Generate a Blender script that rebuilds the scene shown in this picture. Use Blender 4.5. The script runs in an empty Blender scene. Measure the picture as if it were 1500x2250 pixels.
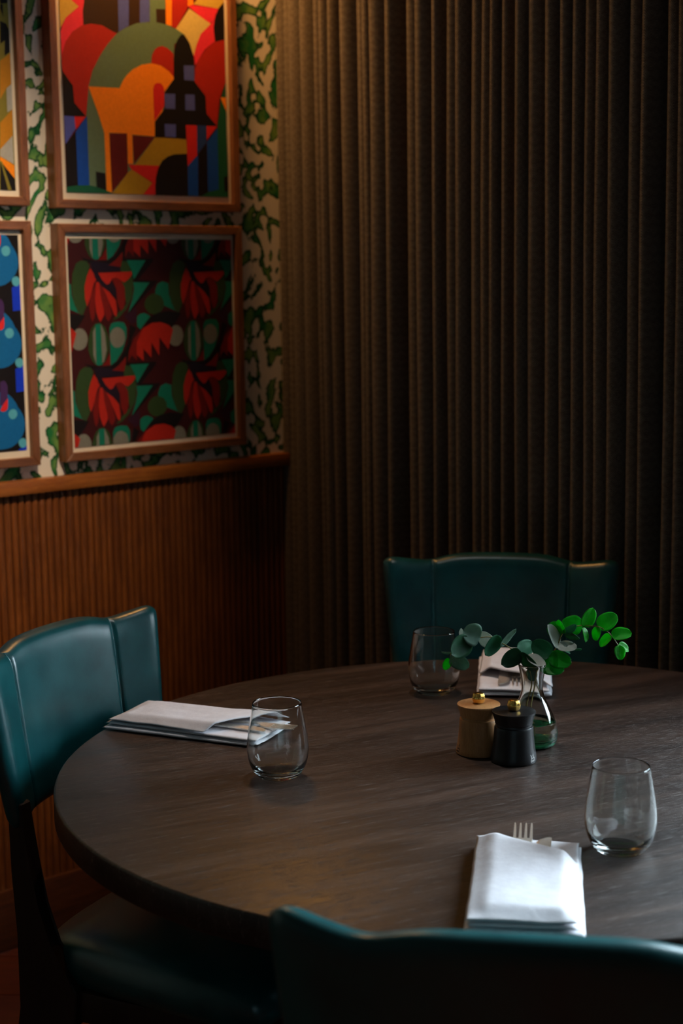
import bpy, bmesh, math, random
from mathutils import Vector, Matrix, noise
from math import sin, cos, pi, sqrt, radians

random.seed(7)
SC = bpy.context.scene
COL = SC.collection

# ------------------------------------------------------------------ camera
CAM_H = 1.461
R_ = Vector((0.6686, 0.7435, -0.0136)); U_ = Vector((-0.0974, 0.1056, 0.9896)); F_ = Vector((-0.7372, 0.6604, -0.1430))
cam_data = bpy.data.cameras.new('camera')
cam_data.sensor_fit = 'HORIZONTAL'; cam_data.sensor_width = 24.0
cam_data.lens = 3490.0 * 24.0 / 1500.0
cam_data.clip_start = 0.05; cam_data.clip_end = 60
cam_data.dof.use_dof = True; cam_data.dof.focus_distance = 2.37; cam_data.dof.aperture_fstop = 4.5
cam = bpy.data.objects.new('camera', cam_data); COL.objects.link(cam)
cam.matrix_world = Matrix(((R_.x, U_.x, -F_.x, 0), (R_.y, U_.y, -F_.y, 0), (R_.z, U_.z, -F_.z, CAM_H), (0, 0, 0, 1)))
SC.camera = cam

# ------------------------------------------------------------------ sky, view
world = bpy.data.worlds.new('sky'); SC.world = world; world.use_nodes = True
bg = world.node_tree.nodes['Background']
bg.inputs['Color'].default_value = (0.74, 0.87, 1.0, 1); bg.inputs['Strength'].default_value = 35.0   # overcast daylight
SC.view_settings.view_transform = 'Standard'; SC.view_settings.look = 'None'
SC.view_settings.gamma = 1.0; SC.view_settings.use_curve_mapping = False
SC.view_settings.exposure = 0.0
SC.cycles.max_bounces = 10; SC.cycles.diffuse_bounces = 4; SC.cycles.glossy_bounces = 5
SC.cycles.transmission_bounces = 10; SC.cycles.transparent_max_bounces = 8
SC.cycles.sample_clamp_indirect = 6.0
SC.cycles.use_denoising = True

# window opening in the back wall, to the right of the curtain
WIN_X0, WIN_X1, WIN_Z0, WIN_Z1, WIN_Y = -1.46, 0.90, 0.92, 2.60, 2.68
pd = bpy.data.lights.new('window_portal', 'AREA'); pd.shape = 'RECTANGLE'
pd.size = WIN_X1 - WIN_X0; pd.size_y = WIN_Z1 - WIN_Z0; pd.cycles.is_portal = True
portal = bpy.data.objects.new('window_portal', pd); COL.objects.link(portal)
portal.location = ((WIN_X0 + WIN_X1) / 2, WIN_Y + 0.10, (WIN_Z0 + WIN_Z1) / 2)
portal.rotation_euler = (radians(-90), 0, 0)

# ------------------------------------------------------------------ helpers
def srgb(r, g, b):
    f = lambda c: (c / 255 / 12.92) if c / 255 <= 0.04045 else ((c / 255 + 0.055) / 1.055) ** 2.4
    return (f(r), f(g), f(b), 1)

def new_obj(name, mesh, mat=None, parent=None, smooth=False):
    o = bpy.data.objects.new(name, mesh); COL.objects.link(o)
    if mat is not None:
        for m in (mat if isinstance(mat, (list, tuple)) else [mat]): mesh.materials.append(m)
    if parent is not None: o.parent = parent
    if smooth: mesh.shade_smooth()
    return o

def from_bm(name, bm, mat=None, parent=None, smooth=False, angle=None):
    bmesh.ops.recalc_face_normals(bm, faces=bm.faces)
    me = bpy.data.meshes.new(name); bm.to_mesh(me); bm.free()
    o = new_obj(name, me, mat, parent, smooth)
    if angle is not None:
        me.shade_smooth()
        for e in me.edges: pass
        me.set_sharp_from_angle(angle=angle)
    return o

def from_data(name, verts, faces, mat=None, parent=None, smooth=False, angle=None):
    me = bpy.data.meshes.new(name); me.from_pydata([tuple(v) for v in verts], [], faces); me.update()
    o = new_obj(name, me, mat, parent, smooth)
    if angle is not None:
        me.shade_smooth(); me.set_sharp_from_angle(angle=angle)
    return o

def thing(name, label, cat, loc=(0, 0, 0), rz=0, group=None):
    o = bpy.data.objects.new(name, None); COL.objects.link(o)
    o.empty_display_size = 0.05
    o.location = loc; o.rotation_euler = (0, 0, rz)
    return tag(o, label, cat, group)

def tag(o, label, cat, group=None):
    o['label'] = label; o['category'] = cat
    if group: o['group'] = group
    return o

def struct(o, label, cat):
    o['kind'] = 'structure'; o['label'] = label; o['category'] = cat
    return o

def copy_tree(o, parent=None):
    c = o.copy(); COL.objects.link(c); c.parent = parent
    for ch in list(o.children): copy_tree(ch, c)
    return c

def add_box(bm, x0, x1, y0, y1, z0, z1):
    vs = [bm.verts.new((x, y, z)) for x in (x0, x1) for y in (y0, y1) for z in (z0, z1)]
    for f in ((0, 1, 3, 2), (4, 6, 7, 5), (0, 4, 5, 1), (2, 3, 7, 6), (0, 2, 6, 4), (1, 5, 7, 3)):
        bm.faces.new([vs[i] for i in f])
    return vs

def box_obj(name, x0, x1, y0, y1, z0, z1, mat, parent=None, bevel=0.0, seg=2):
    bm = bmesh.new(); add_box(bm, x0, x1, y0, y1, z0, z1)
    if bevel: bmesh.ops.bevel(bm, geom=bm.edges[:], offset=bevel, segments=seg, affect='EDGES', profile=0.6)
    return from_bm(name, bm, mat, parent, angle=radians(40) if bevel else None)

def lathe(profile, n=48, close=True):
    """profile: list of (r, z) going round; r == 0 collapses to a pole."""
    verts, faces, rings = [], [], []
    for r, z in profile:
        if r < 1e-7:
            rings.append([len(verts)] * n); verts.append((0, 0, z))
        else:
            rings.append(list(range(len(verts), len(verts) + n)))
            verts += [(r * cos(2 * pi * k / n), r * sin(2 * pi * k / n), z) for k in range(n)]
    for a, b in zip(rings, rings[1:]):
        for k in range(n):
            q = [a[k], a[(k + 1) % n], b[(k + 1) % n], b[k]]
            q = [v for i, v in enumerate(q) if v not in q[:i]]
            if len(q) > 2: faces.append(q)
    return verts, faces

def smooth_path(pts, per=6):
    pts = [Vector(p) for p in pts]; out = []
    for i in range(len(pts) - 1):
        p0 = pts[max(i - 1, 0)]; p1 = pts[i]; p2 = pts[i + 1]; p3 = pts[min(i + 2, len(pts) - 1)]
        for k in range(per):
            t = k / per
            out.append(0.5 * ((2 * p1) + (p2 - p0) * t + (2 * p0 - 5 * p1 + 4 * p2 - p3) * t * t + (3 * p1 - p0 - 3 * p2 + p3) * t ** 3))
    out.append(pts[-1]); return out

def tube(name, path, rad, mat, parent=None, n=8):
    """rad: number or function of 0..1"""
    verts, faces = [], []
    N = len(path)
    for i, p in enumerate(path):
        d = (path[min(i + 1, N - 1)] - path[max(i - 1, 0)]).normalized()
        a = d.orthogonal().normalized() if i == 0 else (a - d * a.dot(d)).normalized()
        b = d.cross(a); r = rad(i / (N - 1)) if callable(rad) else rad
        verts += [p + (a * cos(2 * pi * k / n) + b * sin(2 * pi * k / n)) * r for k in range(n)]
    for i in range(N - 1):
        for k in range(n):
            faces.append((i * n + k, i * n + (k + 1) % n, (i + 1) * n + (k + 1) % n, (i + 1) * n + k))
    faces.append(tuple(range(n))[::-1]); faces.append(tuple(range((N - 1) * n, N * n)))
    return from_data(name, verts, faces, mat, parent, smooth=True)

# ------------------------------------------------------------------ materials
class NT:
    def __init__(self, name):
        self.m = bpy.data.materials.new(name); self.m.use_nodes = True
        self.t = self.m.node_tree; self.b = self.t.nodes['Principled BSDF']; self.out = self.t.nodes['Material Output']
    def n(self, kind, **kw):
        nd = self.t.nodes.new(kind)
        for k, v in kw.items():
            if k in ('ins',):
                for a, b in v.items(): nd.inputs[a].default_value = b
            else: setattr(nd, k, v)
        return nd
    def l(self, a, b): self.t.links.new(a, b)
    def val(self, socket, v):
        if hasattr(v, 'is_output'): self.l(v, socket)
        else: socket.default_value = v
    def math(self, op, a, b=0.0, c=None, clamp=False):
        nd = self.n('ShaderNodeMath', operation=op, use_clamp=clamp)
        self.val(nd.inputs[0], a); self.val(nd.inputs[1], b)
        if c is not None: self.val(nd.inputs[2], c)
        return nd.outputs[0]
    def coord(self, out='Object', scale=(1, 1, 1), rot=(0, 0, 0), loc=(0, 0, 0)):
        tc = self.n('ShaderNodeTexCoord'); mp = self.n('ShaderNodeMapping')
        mp.inputs['Scale'].default_value = scale; mp.inputs['Rotation'].default_value = rot; mp.inputs['Location'].default_value = loc
        self.l(tc.outputs[out], mp.inputs['Vector']); return mp.outputs['Vector']
    def noise(self, vec, scale=5, detail=4, rough=0.5, dist=0.0):
        nd = self.n('ShaderNodeTexNoise'); self.l(vec, nd.inputs['Vector'])
        nd.inputs['Scale'].default_value = scale; nd.inputs['Detail'].default_value = detail
        nd.inputs['Roughness'].default_value = rough; nd.inputs['Distortion'].default_value = dist
        return nd.outputs['Fac']
    def ramp(self, fac, stops, interp='LINEAR'):
        nd = self.n('ShaderNodeValToRGB'); nd.color_ramp.interpolation = interp
        el = nd.color_ramp.elements
        while len(el) > 1: el.remove(el[-1])
        for i, (p, c) in enumerate(stops):
            e = el[0] if i == 0 else el.new(p)
            e.position = p; e.color = c if len(c) == 4 else (*c, 1)
        self.l(fac, nd.inputs['Fac']); return nd.outputs['Color']
    def mix(self, fac, a, b):
        nd = self.n('ShaderNodeMix', data_type='RGBA')
        self.val(nd.inputs[0], fac); self.val(nd.inputs[6], a); self.val(nd.inputs[7], b)
        return nd.outputs[2]
    def bump(self, h, strength=0.3, dist=0.001):
        nd = self.n('ShaderNodeBump'); nd.inputs['Strength'].default_value = strength; nd.inputs['Distance'].default_value = dist
        self.l(h, nd.inputs['Height']); self.l(nd.outputs['Normal'], self.b.inputs['Normal']); return nd
    def set(self, color=None, rough=None, spec=None, metal=None):
        if color is not None: self.val(self.b.inputs['Base Color'], color)
        if rough is not None: self.val(self.b.inputs['Roughness'], rough)
        if spec is not None: self.b.inputs['Specular IOR Level'].default_value = spec
        if metal is not None: self.b.inputs['Metallic'].default_value = metal
        return self

def plain(name, color, rough=0.5, spec=0.5, metal=0.0, nscale=40, var=0.12):
    k = NT(name); v = k.coord()
    f = k.noise(v, nscale, 3)
    lo = tuple(c * (1 - var) for c in color[:3]) + (1,); hi = tuple(min(1, c * (1 + var)) for c in color[:3]) + (1,)
    k.set(k.ramp(f, [(0.3, lo), (0.7, hi)]), rough, spec, metal)
    return k.m

def wood(name, dark, light, grain=(1, 14, 14), scale=9, rough=0.4, spec=0.45, bump=0.25, info=True):
    """grain runs along the axis with the small scale"""
    k = NT(name); v = k.coord('Object', grain)
    if info:
        oi = k.n('ShaderNodeObjectInfo'); cx = k.n('ShaderNodeVectorMath', operation='SCALE')
        k.l(oi.outputs['Location'], cx.inputs[0]); cx.inputs['Scale'].default_value = 7.31
        ad = k.n('ShaderNodeVectorMath', operation='ADD'); k.l(v, ad.inputs[0]); k.l(cx.outputs[0], ad.inputs[1]); v = ad.outputs[0]
    f1 = k.noise(v, scale, 6, 0.6, 0.4); f2 = k.noise(v, scale * 6, 3, 0.6)
    m = k.math('MULTIPLY_ADD', f2, 0.35, k.math('MULTIPLY', f1, 0.65))
    k.set(k.ramp(m, [(0.32, dark), (0.52, tuple((a + b) / 2 for a, b in zip(dark[:3], light[:3])) + (1,)), (0.68, light)]), rough, spec)
    k.bump(m, bump, 0.0008)
    return k.m

# wallpaper: cream ground with ragged green coral strokes (flat print)
def mat_wallpaper():
    k = NT('wallpaper'); v = k.coord('Object', (1, 1, 0.8))
    wv = k.n('ShaderNodeTexNoise', ins={'Scale': 8.0, 'Detail': 1.0}); k.l(v, wv.inputs['Vector'])
    sub = k.n('ShaderNodeVectorMath', operation='MULTIPLY_ADD'); k.l(wv.outputs['Color'], sub.inputs[0])
    sub.inputs[1].default_value = (0.10, 0.10, 0.10); k.l(v, sub.inputs[2])
    w = sub.outputs[0]
    a = k.noise(w, 40.0, 0.5, 0.5, 0.0)
    jag = k.noise(v, 170.0, 2.0, 0.65)
    s = k.math('SUBTRACT', a, k.math('MULTIPLY', k.math('SUBTRACT', jag, 0.5), 0.22))
    mask = k.math('MULTIPLY_ADD', s, 30.0, -14.75, clamp=True)
    core = k.math('MULTIPLY_ADD', s, 16.0, -9.0, clamp=True)
    tone = k.noise(v, 22.0, 3.0)
    green = k.ramp(tone, [(0.38, srgb(34, 112, 58)), (0.62, srgb(122, 156, 80))])
    green = k.mix(core, srgb(14, 70, 38), green)
    k.set(k.mix(mask, srgb(228, 219, 204), green), 0.7, 0.2)
    return k.m

def mat_table():
    k = NT('dark_stained_oak'); v = k.coord('Object', (1.0, 9.0, 9.0))
    f1 = k.noise(v, 2.6, 5, 0.55, 0.6)
    rings = k.n('ShaderNodeTexWave', wave_type='BANDS', bands_direction='Y', wave_profile='SIN'); k.l(k.coord('Object', (0.35, 1, 1)), rings.inputs['Vector'])
    rings.inputs['Scale'].default_value = 16.0; rings.inputs['Distortion'].default_value = 9.0; rings.inputs['Detail'].default_value = 2.0
    rings.inputs['Detail Scale'].default_value = 0.7; rings.inputs['Detail Roughness'].default_value = 0.5
    pores = k.noise(k.coord('Object', (11.0, 360.0, 60.0)), 3.0, 3, 0.65)
    pore = k.ramp(pores, [(0.55, (0, 0, 0)), (0.70, (1, 1, 1))])
    lines = k.ramp(rings.outputs['Fac'], [(0.80, (0, 0, 0)), (0.97, (1, 1, 1))])
    base = k.ramp(f1, [(0.30, (0.015, 0.0078, 0.0052)), (0.52, (0.036, 0.0195, 0.0128)), (0.72, (0.070, 0.0395, 0.0262))])
    light = k.math('MULTIPLY', pore, k.math('MULTIPLY_ADD', lines, 0.85, 0.15))
    col = k.mix(light, base, (0.240, 0.200, 0.180, 1))
    k.set(col, k.math('MULTIPLY_ADD', f1, 0.18, 0.33), 0.5)
    k.bump(k.math('SUBTRACT', k.math('MULTIPLY', f1, 0.4), k.math('MULTIPLY', pore, 0.8)), 0.55, 0.0009)
    return k.m

def mat_curtain():
    """woven cloth, concentric lozenges; UV is in metres along the cloth"""
    k = NT('lozenge_weave_cloth')
    uv = k.n('ShaderNodeUVMap'); sp = k.n('ShaderNodeSeparateXYZ'); k.l(uv.outputs['UV'], sp.inputs[0])
    def tri(s, period):
        fr = k.math('FRACT', k.math('DIVIDE', s, period))
        return k.math('MULTIPLY', k.math('ABSOLUTE', k.math('SUBTRACT', fr, 0.5)), 2.0)
    d = k.math('ADD', tri(sp.outputs['X'], 0.024), tri(sp.outputs['Y'], 0.041))
    rings = k.math('SINE', k.math('MULTIPLY', d, 2 * pi * 4.0))
    wu = k.math('SINE', k.math('MULTIPLY', sp.outputs['X'], 2 * pi / 0.0034)); wvv = k.math('SINE', k.math('MULTIPLY', sp.outputs['Y'], 2 * pi / 0.0040))
    weave = k.math('MULTIPLY', wu, wvv)
    h = k.math('ADD', k.math('MULTIPLY', rings, 0.7), k.math('MULTIPLY', weave, 0.55))
    nz = k.noise(k.coord('Object'), 300, 2)
    h2 = k.math('ADD', h, k.math('MULTIPLY', nz, 0.6))
    f = k.math('MULTIPLY_ADD', h2, 0.33, 0.42, clamp=True)
    k.set(k.ramp(f, [(0.10, (0.010, 0.0085, 0.0075)), (0.40, (0.036, 0.029, 0.023)), (0.60, (0.150, 0.120, 0.094)), (0.95, (0.48, 0.39, 0.31))]), 0.85, 0.15)
    k.b.inputs['Sheen Weight'].default_value = 0.15
    k.bump(h2, 0.5, 0.0008)
    return k.m

def mat_leather():
    k = NT('teal_leather'); v = k.coord()
    f = k.noise(v, 14, 5, 0.6); g = k.noise(v, 420, 3, 0.6)
    k.set(k.ramp(f, [(0.3, (0.0008, 0.046, 0.051)), (0.7, (0.0020, 0.084, 0.088))]), k.math('MULTIPLY_ADD', f, 0.16, 0.24), 0.6)
    k.bump(k.math('ADD', k.math('MULTIPLY', g, 0.5), k.math('MULTIPLY', f, 1.0)), 0.16, 0.0012)
    return k.m

def mat_linen():
    k = NT('white_linen'); v = k.coord()
    f = k.noise(v, 55, 4, 0.55); g = k.noise(v, 900, 2)
    k.set(k.ramp(f, [(0.3, (0.80, 0.78, 0.82)), (0.7, (0.88, 0.865, 0.90))]), 0.85, 0.2)
    k.bump(k.math('ADD', k.math('MULTIPLY', f, 1.0), k.math('MULTIPLY', g, 0.12)), 0.5, 0.0016)
    return k.m

def mat_glass(name, color=(1, 1, 1, 1), ior=1.47):
    m = bpy.data.materials.new(name); m.use_nodes = True; t = m.node_tree
    t.nodes.remove(t.nodes['Principled BSDF'])
    g = t.nodes.new('ShaderNodeBsdfGlass'); g.inputs['Color'].default_value = color; g.inputs['IOR'].default_value = ior
    g.inputs['Roughness'].default_value = 0.0
    nz = t.nodes.new('ShaderNodeTexNoise'); nz.inputs['Scale'].default_value = 9.0
    bp = t.nodes.new('ShaderNodeBump'); bp.inputs['Strength'].default_value = 0.03; bp.inputs['Distance'].default_value = 0.0006
    t.links.new(nz.outputs['Fac'], bp.inputs['Height']); t.links.new(bp.outputs['Normal'], g.inputs['Normal'])
    t.links.new(g.outputs[0], t.nodes['Material Output'].inputs['Surface'])
    return m

def mat_pane():
    m = bpy.data.materials.new('window_glass'); m.use_nodes = True; t = m.node_tree
    t.nodes.remove(t.nodes['Principled BSDF'])
    tr = t.nodes.new('ShaderNodeBsdfTransparent'); tr.inputs['Color'].default_value = (0.95, 0.975, 0.97, 1)
    gl = t.nodes.new('ShaderNodeBsdfGlossy'); gl.inputs['Roughness'].default_value = 0.02
    fr = t.nodes.new('ShaderNodeFresnel'); fr.inputs['IOR'].default_value = 1.5
    mx = t.nodes.new('ShaderNodeMixShader')
    t.links.new(fr.outputs[0], mx.inputs[0]); t.links.new(tr.outputs[0], mx.inputs[1]); t.links.new(gl.outputs[0], mx.inputs[2])
    t.links.new(mx.outputs[0], t.nodes['Material Output'].inputs['Surface'])
    return m

def mat_leaf(name, lo, hi, trans, rough=0.45):
    k = NT(name); v = k.coord()
    f = k.noise(v, 60, 4)
    c = k.ramp(f, [(0.3, lo), (0.7, hi)])
    k.set(c, rough, 0.4)
    tl = k.n('ShaderNodeBsdfTranslucent'); k.l(c, tl.inputs['Color'])
    mx = k.n('ShaderNodeMixShader'); mx.inputs[0].default_value = trans
    k.l(k.b.outputs[0], mx.inputs[1]); k.l(tl.outputs[0], mx.inputs[2]); k.l(mx.outputs[0], k.out.inputs['Surface'])
    return k.m

M = {}
M['wallpaper'] = mat_wallpaper()
M['table'] = mat_table()
M['curtain'] = mat_curtain()
M['leather'] = mat_leather()
M['linen'] = mat_linen()
M['glass'] = mat_glass('clear_glass', (0.985, 0.995, 0.99, 1))
M['vase_glass'] = mat_glass('vase_glass', (0.97, 0.99, 0.98, 1))
M['water'] = mat_glass('water', (0.93, 0.99, 0.955, 1), 1.33)
_k = NT('green_base_glass'); _k.set(_k.ramp(_k.noise(_k.coord(), 90, 3), [(0.35, (0.010, 0.20, 0.085, 1)), (0.65, (0.05, 0.50, 0.24, 1))]), 0.12, 0.5); _k.b.inputs['Transmission Weight'].default_value = 0.45; _k.b.inputs['IOR'].default_value = 1.4
M['base_glass'] = _k.m
M['pane'] = mat_pane()
M['rail'] = wood('dado_rail_oak', srgb(118, 62, 20), srgb(176, 106, 42), (14, 1.2, 14), 7, 0.42)
M['slat'] = wood('reeded_oak', srgb(84, 42, 15), srgb(146, 82, 32), (16, 16, 1.1), 7, 0.42)
M['slat_back'] = plain('wainscot_backing', srgb(48, 22, 10), 0.6)
M['skirting'] = wood('skirting_oak', srgb(64, 32, 15), srgb(104, 56, 26), (14, 1.0, 14), 7, 0.5)
M['floor'] = wood('floor_board', srgb(70, 30, 15), srgb(104, 47, 23), (1.0, 12, 12), 6, 0.42)
M['floor_base'] = plain('floor_base', srgb(30, 14, 8), 0.8)
M['frame'] = wood('frame_walnut', srgb(88, 50, 27), srgb(150, 96, 58), (10, 10, 10), 4.0, 0.4)
M['frame_h'] = wood('frame_walnut_horizontal', srgb(88, 50, 27), srgb(150, 96, 58), (14, 1.3, 14), 7, 0.4)
M['frame_v'] = wood('frame_walnut_vertical', srgb(88, 50, 27), srgb(150, 96, 58), (14, 14, 1.3), 7, 0.4)
M['mat'] = plain('mount_board', srgb(226, 212, 190), 0.85, 0.2, var=0.03)
M['plaster'] = plain('dark_plaster', srgb(38, 34, 31), 0.85, 0.2)
M['ceiling'] = plain('ceiling_paint', srgb(58, 53, 48), 0.9, 0.2)
M['window_paint'] = plain('dark_window_paint', srgb(40, 40, 42), 0.5)
M['chair_wood'] = wood('chair_walnut', srgb(30, 15, 8), srgb(54, 29, 16), (14, 14, 1.3), 7, 0.55)
M['stitch'] = plain('seam_thread', srgb(92, 132, 138), 0.6)
M['black_metal'] = plain('black_metal', (0.008, 0.008, 0.009, 1), 0.45, 0.5, 0.3)
M['steel'] = plain('brushed_steel', (0.82, 0.78, 0.70, 1), 0.45, 0.5, 1.0, nscale=200, var=0.06)
M['beech'] = wood('beech', srgb(164, 110, 60), srgb(198, 144, 92), (12, 12, 1.5), 16, 0.5, bump=0.1)
M['black_wood'] = plain('black_lacquered_wood', (0.006, 0.006, 0.007, 1), 0.33, 0.5)
M['brass'] = plain('brass', (0.86, 0.52, 0.13, 1), 0.25, 0.5, 1.0, var=0.05)
M['brass_dark'] = plain('dark_brass_cap', (0.20, 0.10, 0.02, 1), 0.35, 0.5, 1.0)
M['silver_print'] = plain('silver_print', (0.34, 0.33, 0.32, 1), 0.6)
M['dark_print'] = plain('burnt_mark', (0.05, 0.022, 0.01, 1), 0.7)
M['stem'] = plain('stem', srgb(128, 112, 52), 0.55)
LEAF = {
    'pale': mat_leaf('leaf_glaucous', (0.120, 0.235, 0.165, 1), (0.190, 0.330, 0.245, 1), 0.6),
    'white': mat_leaf('leaf_underside', (0.42, 0.49, 0.42, 1), (0.56, 0.62, 0.56, 1), 0.4),
    'mid': mat_leaf('leaf_mid_green', (0.035, 0.200, 0.100, 1), (0.065, 0.280, 0.145, 1), 0.6),
    'dark': mat_leaf('leaf_dark_green', (0.018, 0.110, 0.045, 1), (0.036, 0.165, 0.070, 1), 0.6),
    'green': mat_leaf('leaf_green', (0.014, 0.280, 0.030, 1), (0.030, 0.380, 0.050, 1), 0.6),
    'bright': mat_leaf('leaf_bright_green', (0.012, 0.400, 0.014, 1), (0.032, 0.540, 0.028, 1), 0.6),
}

# ------------------------------------------------------------------ the room
WX = -3.02           # inner face of the left wall
CEIL = 2.70
XR, YF = 2.2, -2.6   # right wall, wall behind the camera
YB = 2.66            # inner face of the back (window) wall

bm = bmesh.new(); add_box(bm, WX - 0.12, XR + 0.12, YF - 0.12, YB + 0.12, -0.10, -0.012)
floor = struct(from_bm('floor', bm, M['floor_base']), 'red-brown wooden floor boards laid diagonally under the table', 'floor')
# diagonal boards (each one a piece)
BW, ang = 0.19, radians(45.0)
ca, sa = cos(ang), sin(ang)
room = [(WX, YF), (XR, YF), (XR, YB), (WX, YB)]
def clip_half(poly, n, c, keep_less):
    out = []
    for i in range(len(poly)):
        p, q = poly[i], poly[(i + 1) % len(poly)]
        dp = p[0] * n[0] + p[1] * n[1] - c; dq = q[0] * n[0] + q[1] * n[1] - c
        if not keep_less: dp, dq = -dp, -dq
        if dp <= 0: out.append(p)
        if (dp < 0 < dq) or (dq < 0 < dp):
            t = dp / (dp - dq); out.append((p[0] + (q[0] - p[0]) * t, p[1] + (q[1] - p[1]) * t))
    return out
nrm = (-sa, ca)
lo = min(p[0] * nrm[0] + p[1] * nrm[1] for p in room); hi = max(p[0] * nrm[0] + p[1] * nrm[1] for p in room)
off = lo + 0.03
while off < hi:
    poly = clip_half(clip_half(room, nrm, off + BW - 0.003, True), nrm, off, False)
    if len(poly) > 2:
        cx = sum(p[0] for p in poly) / len(poly); cy = sum(p[1] for p in poly) / len(poly)
        loc = [((p[0] - cx) * ca + (p[1] - cy) * sa, -(p[0] - cx) * sa + (p[1] - cy) * ca) for p in poly]
        n = len(loc)
        vs = [(x, y, 0.0) for x, y in loc] + [(x, y, -0.014) for x, y in loc]
        fs = [tuple(range(n))] + [(i, i + n, (i + 1) % n + n, (i + 1) % n) for i in range(n)]
        b = from_data('floor_board', vs, fs, M['floor'], floor); b.location = (cx, cy, random.uniform(-0.0006, 0.0)); b.rotation_euler = (0, 0, ang)
    off += BW

struct(box_obj('ceiling', WX - 0.12, XR + 0.12, YF - 0.12, YB + 0.12, CEIL, CEIL + 0.1, M['ceiling']), 'plain painted ceiling of the dining room', 'ceiling')
struct(box_obj('wall_left', WX - 0.12, WX, YF - 0.12, YB + 0.12, 0, CEIL, M['wallpaper']), 'cream wallpaper wall printed with ragged green coral strokes', 'wall')
struct(box_obj('wall_right', XR, XR + 0.12, YF - 0.12, YB + 0.12, 0, CEIL, M['plaster']), 'dark plastered wall across the room', 'wall')
struct(box_obj('wall_front', WX, XR, YF - 0.12, YF, 0, CEIL, M['plaster']), 'dark plastered wall opposite the curtain', 'wall')
bm = bmesh.new()
add_box(bm, WX, WIN_X0, YB, YB + 0.12, 0, CEIL); add_box(bm, WIN_X1, XR, YB, YB + 0.12, 0, CEIL)
add_box(bm, WIN_X0, WIN_X1, YB, YB + 0.12, 0, WIN_Z0); add_box(bm, WIN_X0, WIN_X1, YB, YB + 0.12, WIN_Z1, CEIL)
struct(from_bm('wall_back', bm, M['plaster']), 'dark window wall behind the long curtain', 'wall')

# window: frame, mullions and panes
def window(name, label, loc, rz, w, hh):
    win = thing(name, label, 'window', loc, rz); win['kind'] = 'structure'
    hw = w / 2
    for (a, b, c, d) in ((-hw, -hw + .05, 0, hh), (hw - .05, hw, 0, hh), (-hw + .05, hw - .05, 0, .05), (-hw + .05, hw - .05, hh - .05, hh)):
        box_obj('window_frame', a, b, -.03, .03, c, d, M['window_paint'], win)
    inner = [-hw + .05, -hw / 3, hw / 3, hw - .05]
    for x in inner[1:3]: box_obj('mullion', x - .02, x + .02, -.025, .025, .05, hh - .05, M['window_paint'], win)
    for i in range(3): box_obj('pane', inner[i] + (.02 if i else 0), inner[i + 1] - (.02 if i < 2 else 0), -.002, .002, .05, hh - .05, M['pane'], win)

window('window_1', 'tall daylight window beside the drawn curtain', ((WIN_X0 + WIN_X1) / 2, YB + 0.06, WIN_Z0), 0, WIN_X1 - WIN_X0, WIN_Z1 - WIN_Z0)

# wainscot: backing, reeds, dado rail, skirting
wy0, wy1 = -1.0, YB - 0.005
RAIL0, RAIL1, SK = 1.016, 1.047, 0.139
wains = struct(box_obj('trim_2', WX, WX + 0.004, wy0, wy1, SK, RAIL0, M['slat_back']), 'reddish-brown reeded oak wainscot below the rail', 'wainscot')
PITCH = 0.0175
ns = 9; prof = [(0.0078 * cos(pi * i / (ns - 1)), 0.0035 + 0.0066 * sin(pi * i / (ns - 1)) ** 0.8) for i in range(ns)]
vs = [(h, w, 0.0) for w, h in prof] + [(h, w, RAIL0 - SK) for w, h in prof]
fs = [(i, i + 1, ns + i + 1, ns + i) for i in range(ns - 1)] + [(ns - 1, 0, ns, 2 * ns - 1), tuple(range(ns))[::-1], tuple(range(ns, 2 * ns))]
slat_me = bpy.data.meshes.new('slat'); slat_me.from_pydata(vs, [], fs); slat_me.materials.append(M['slat']); slat_me.shade_smooth(); slat_me.set_sharp_from_angle(angle=radians(50))
yy = wy0 + PITCH
while yy < wy1 - PITCH / 2:
    o = bpy.data.objects.new('slat', slat_me); COL.objects.link(o); o.parent = wains; o.location = (WX, yy, SK); yy += PITCH
struct(box_obj('trim_1', WX, WX + 0.026, wy0, wy1, RAIL0, RAIL1, M['rail'], bevel=0.003), 'orange-brown oak dado rail capping the wainscot', 'dado rail')
struct(box_obj('baseboard_left', WX, WX + 0.016, wy0, wy1, 0, SK, M['skirting'], bevel=0.002), 'dark oak skirting board at the foot of the wainscot', 'baseboard')

# ------------------------------------------------------------------ unseen ceiling spotlights: picture wall, plus added fill for curtain and napkins
TABLE_H = 0.75
def spotlight(loc, target, energy, size, label, color=(1.0, 0.47, 0.13)):
    t = thing('unseen_spotlight', label, 'lamp', loc)
    d = (Vector(target) - Vector(loc)).normalized()
    q = d.to_track_quat('-Z', 'Y')
    v, f = lathe([(0, 0), (.035, 0), (.035, -.012), (.010, -.012), (.010, -.045), (0, -.045)], 24)
    from_data('ceiling_mount', v, f, M['black_metal'], t)
    v, f = lathe([(0, .035), (.030, .030), (.034, .0), (.036, -.055), (.033, -.055), (.030, -.004), (0, .002)], 28)
    h = from_data('lamp_shade', v, f, M['black_metal'], t, angle=radians(40)); h.location = (0, 0, -.075); h.rotation_mode = 'QUATERNION'; h.rotation_quaternion = q
    ld = bpy.data.lights.new('lamp_bulb', 'SPOT'); ld.energy = energy; ld.color = color; ld.spot_size = size; ld.spot_blend = 0.9; ld.shadow_soft_size = 0.022
    lo = bpy.data.objects.new('lamp_bulb', ld); COL.objects.link(lo); lo.parent = t; lo.location = Vector((0, 0, -.075)) + d * .03; lo.rotation_mode = 'QUATERNION'; lo.rotation_quaternion = q
    return t
spotlight((-1.60, 1.30, CEIL), (-3.02, 1.42, 1.40), 140, radians(49), 'black ceiling spotlight aimed at the wall beside the olive print', (1.0, 0.76, 0.52))
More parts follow.
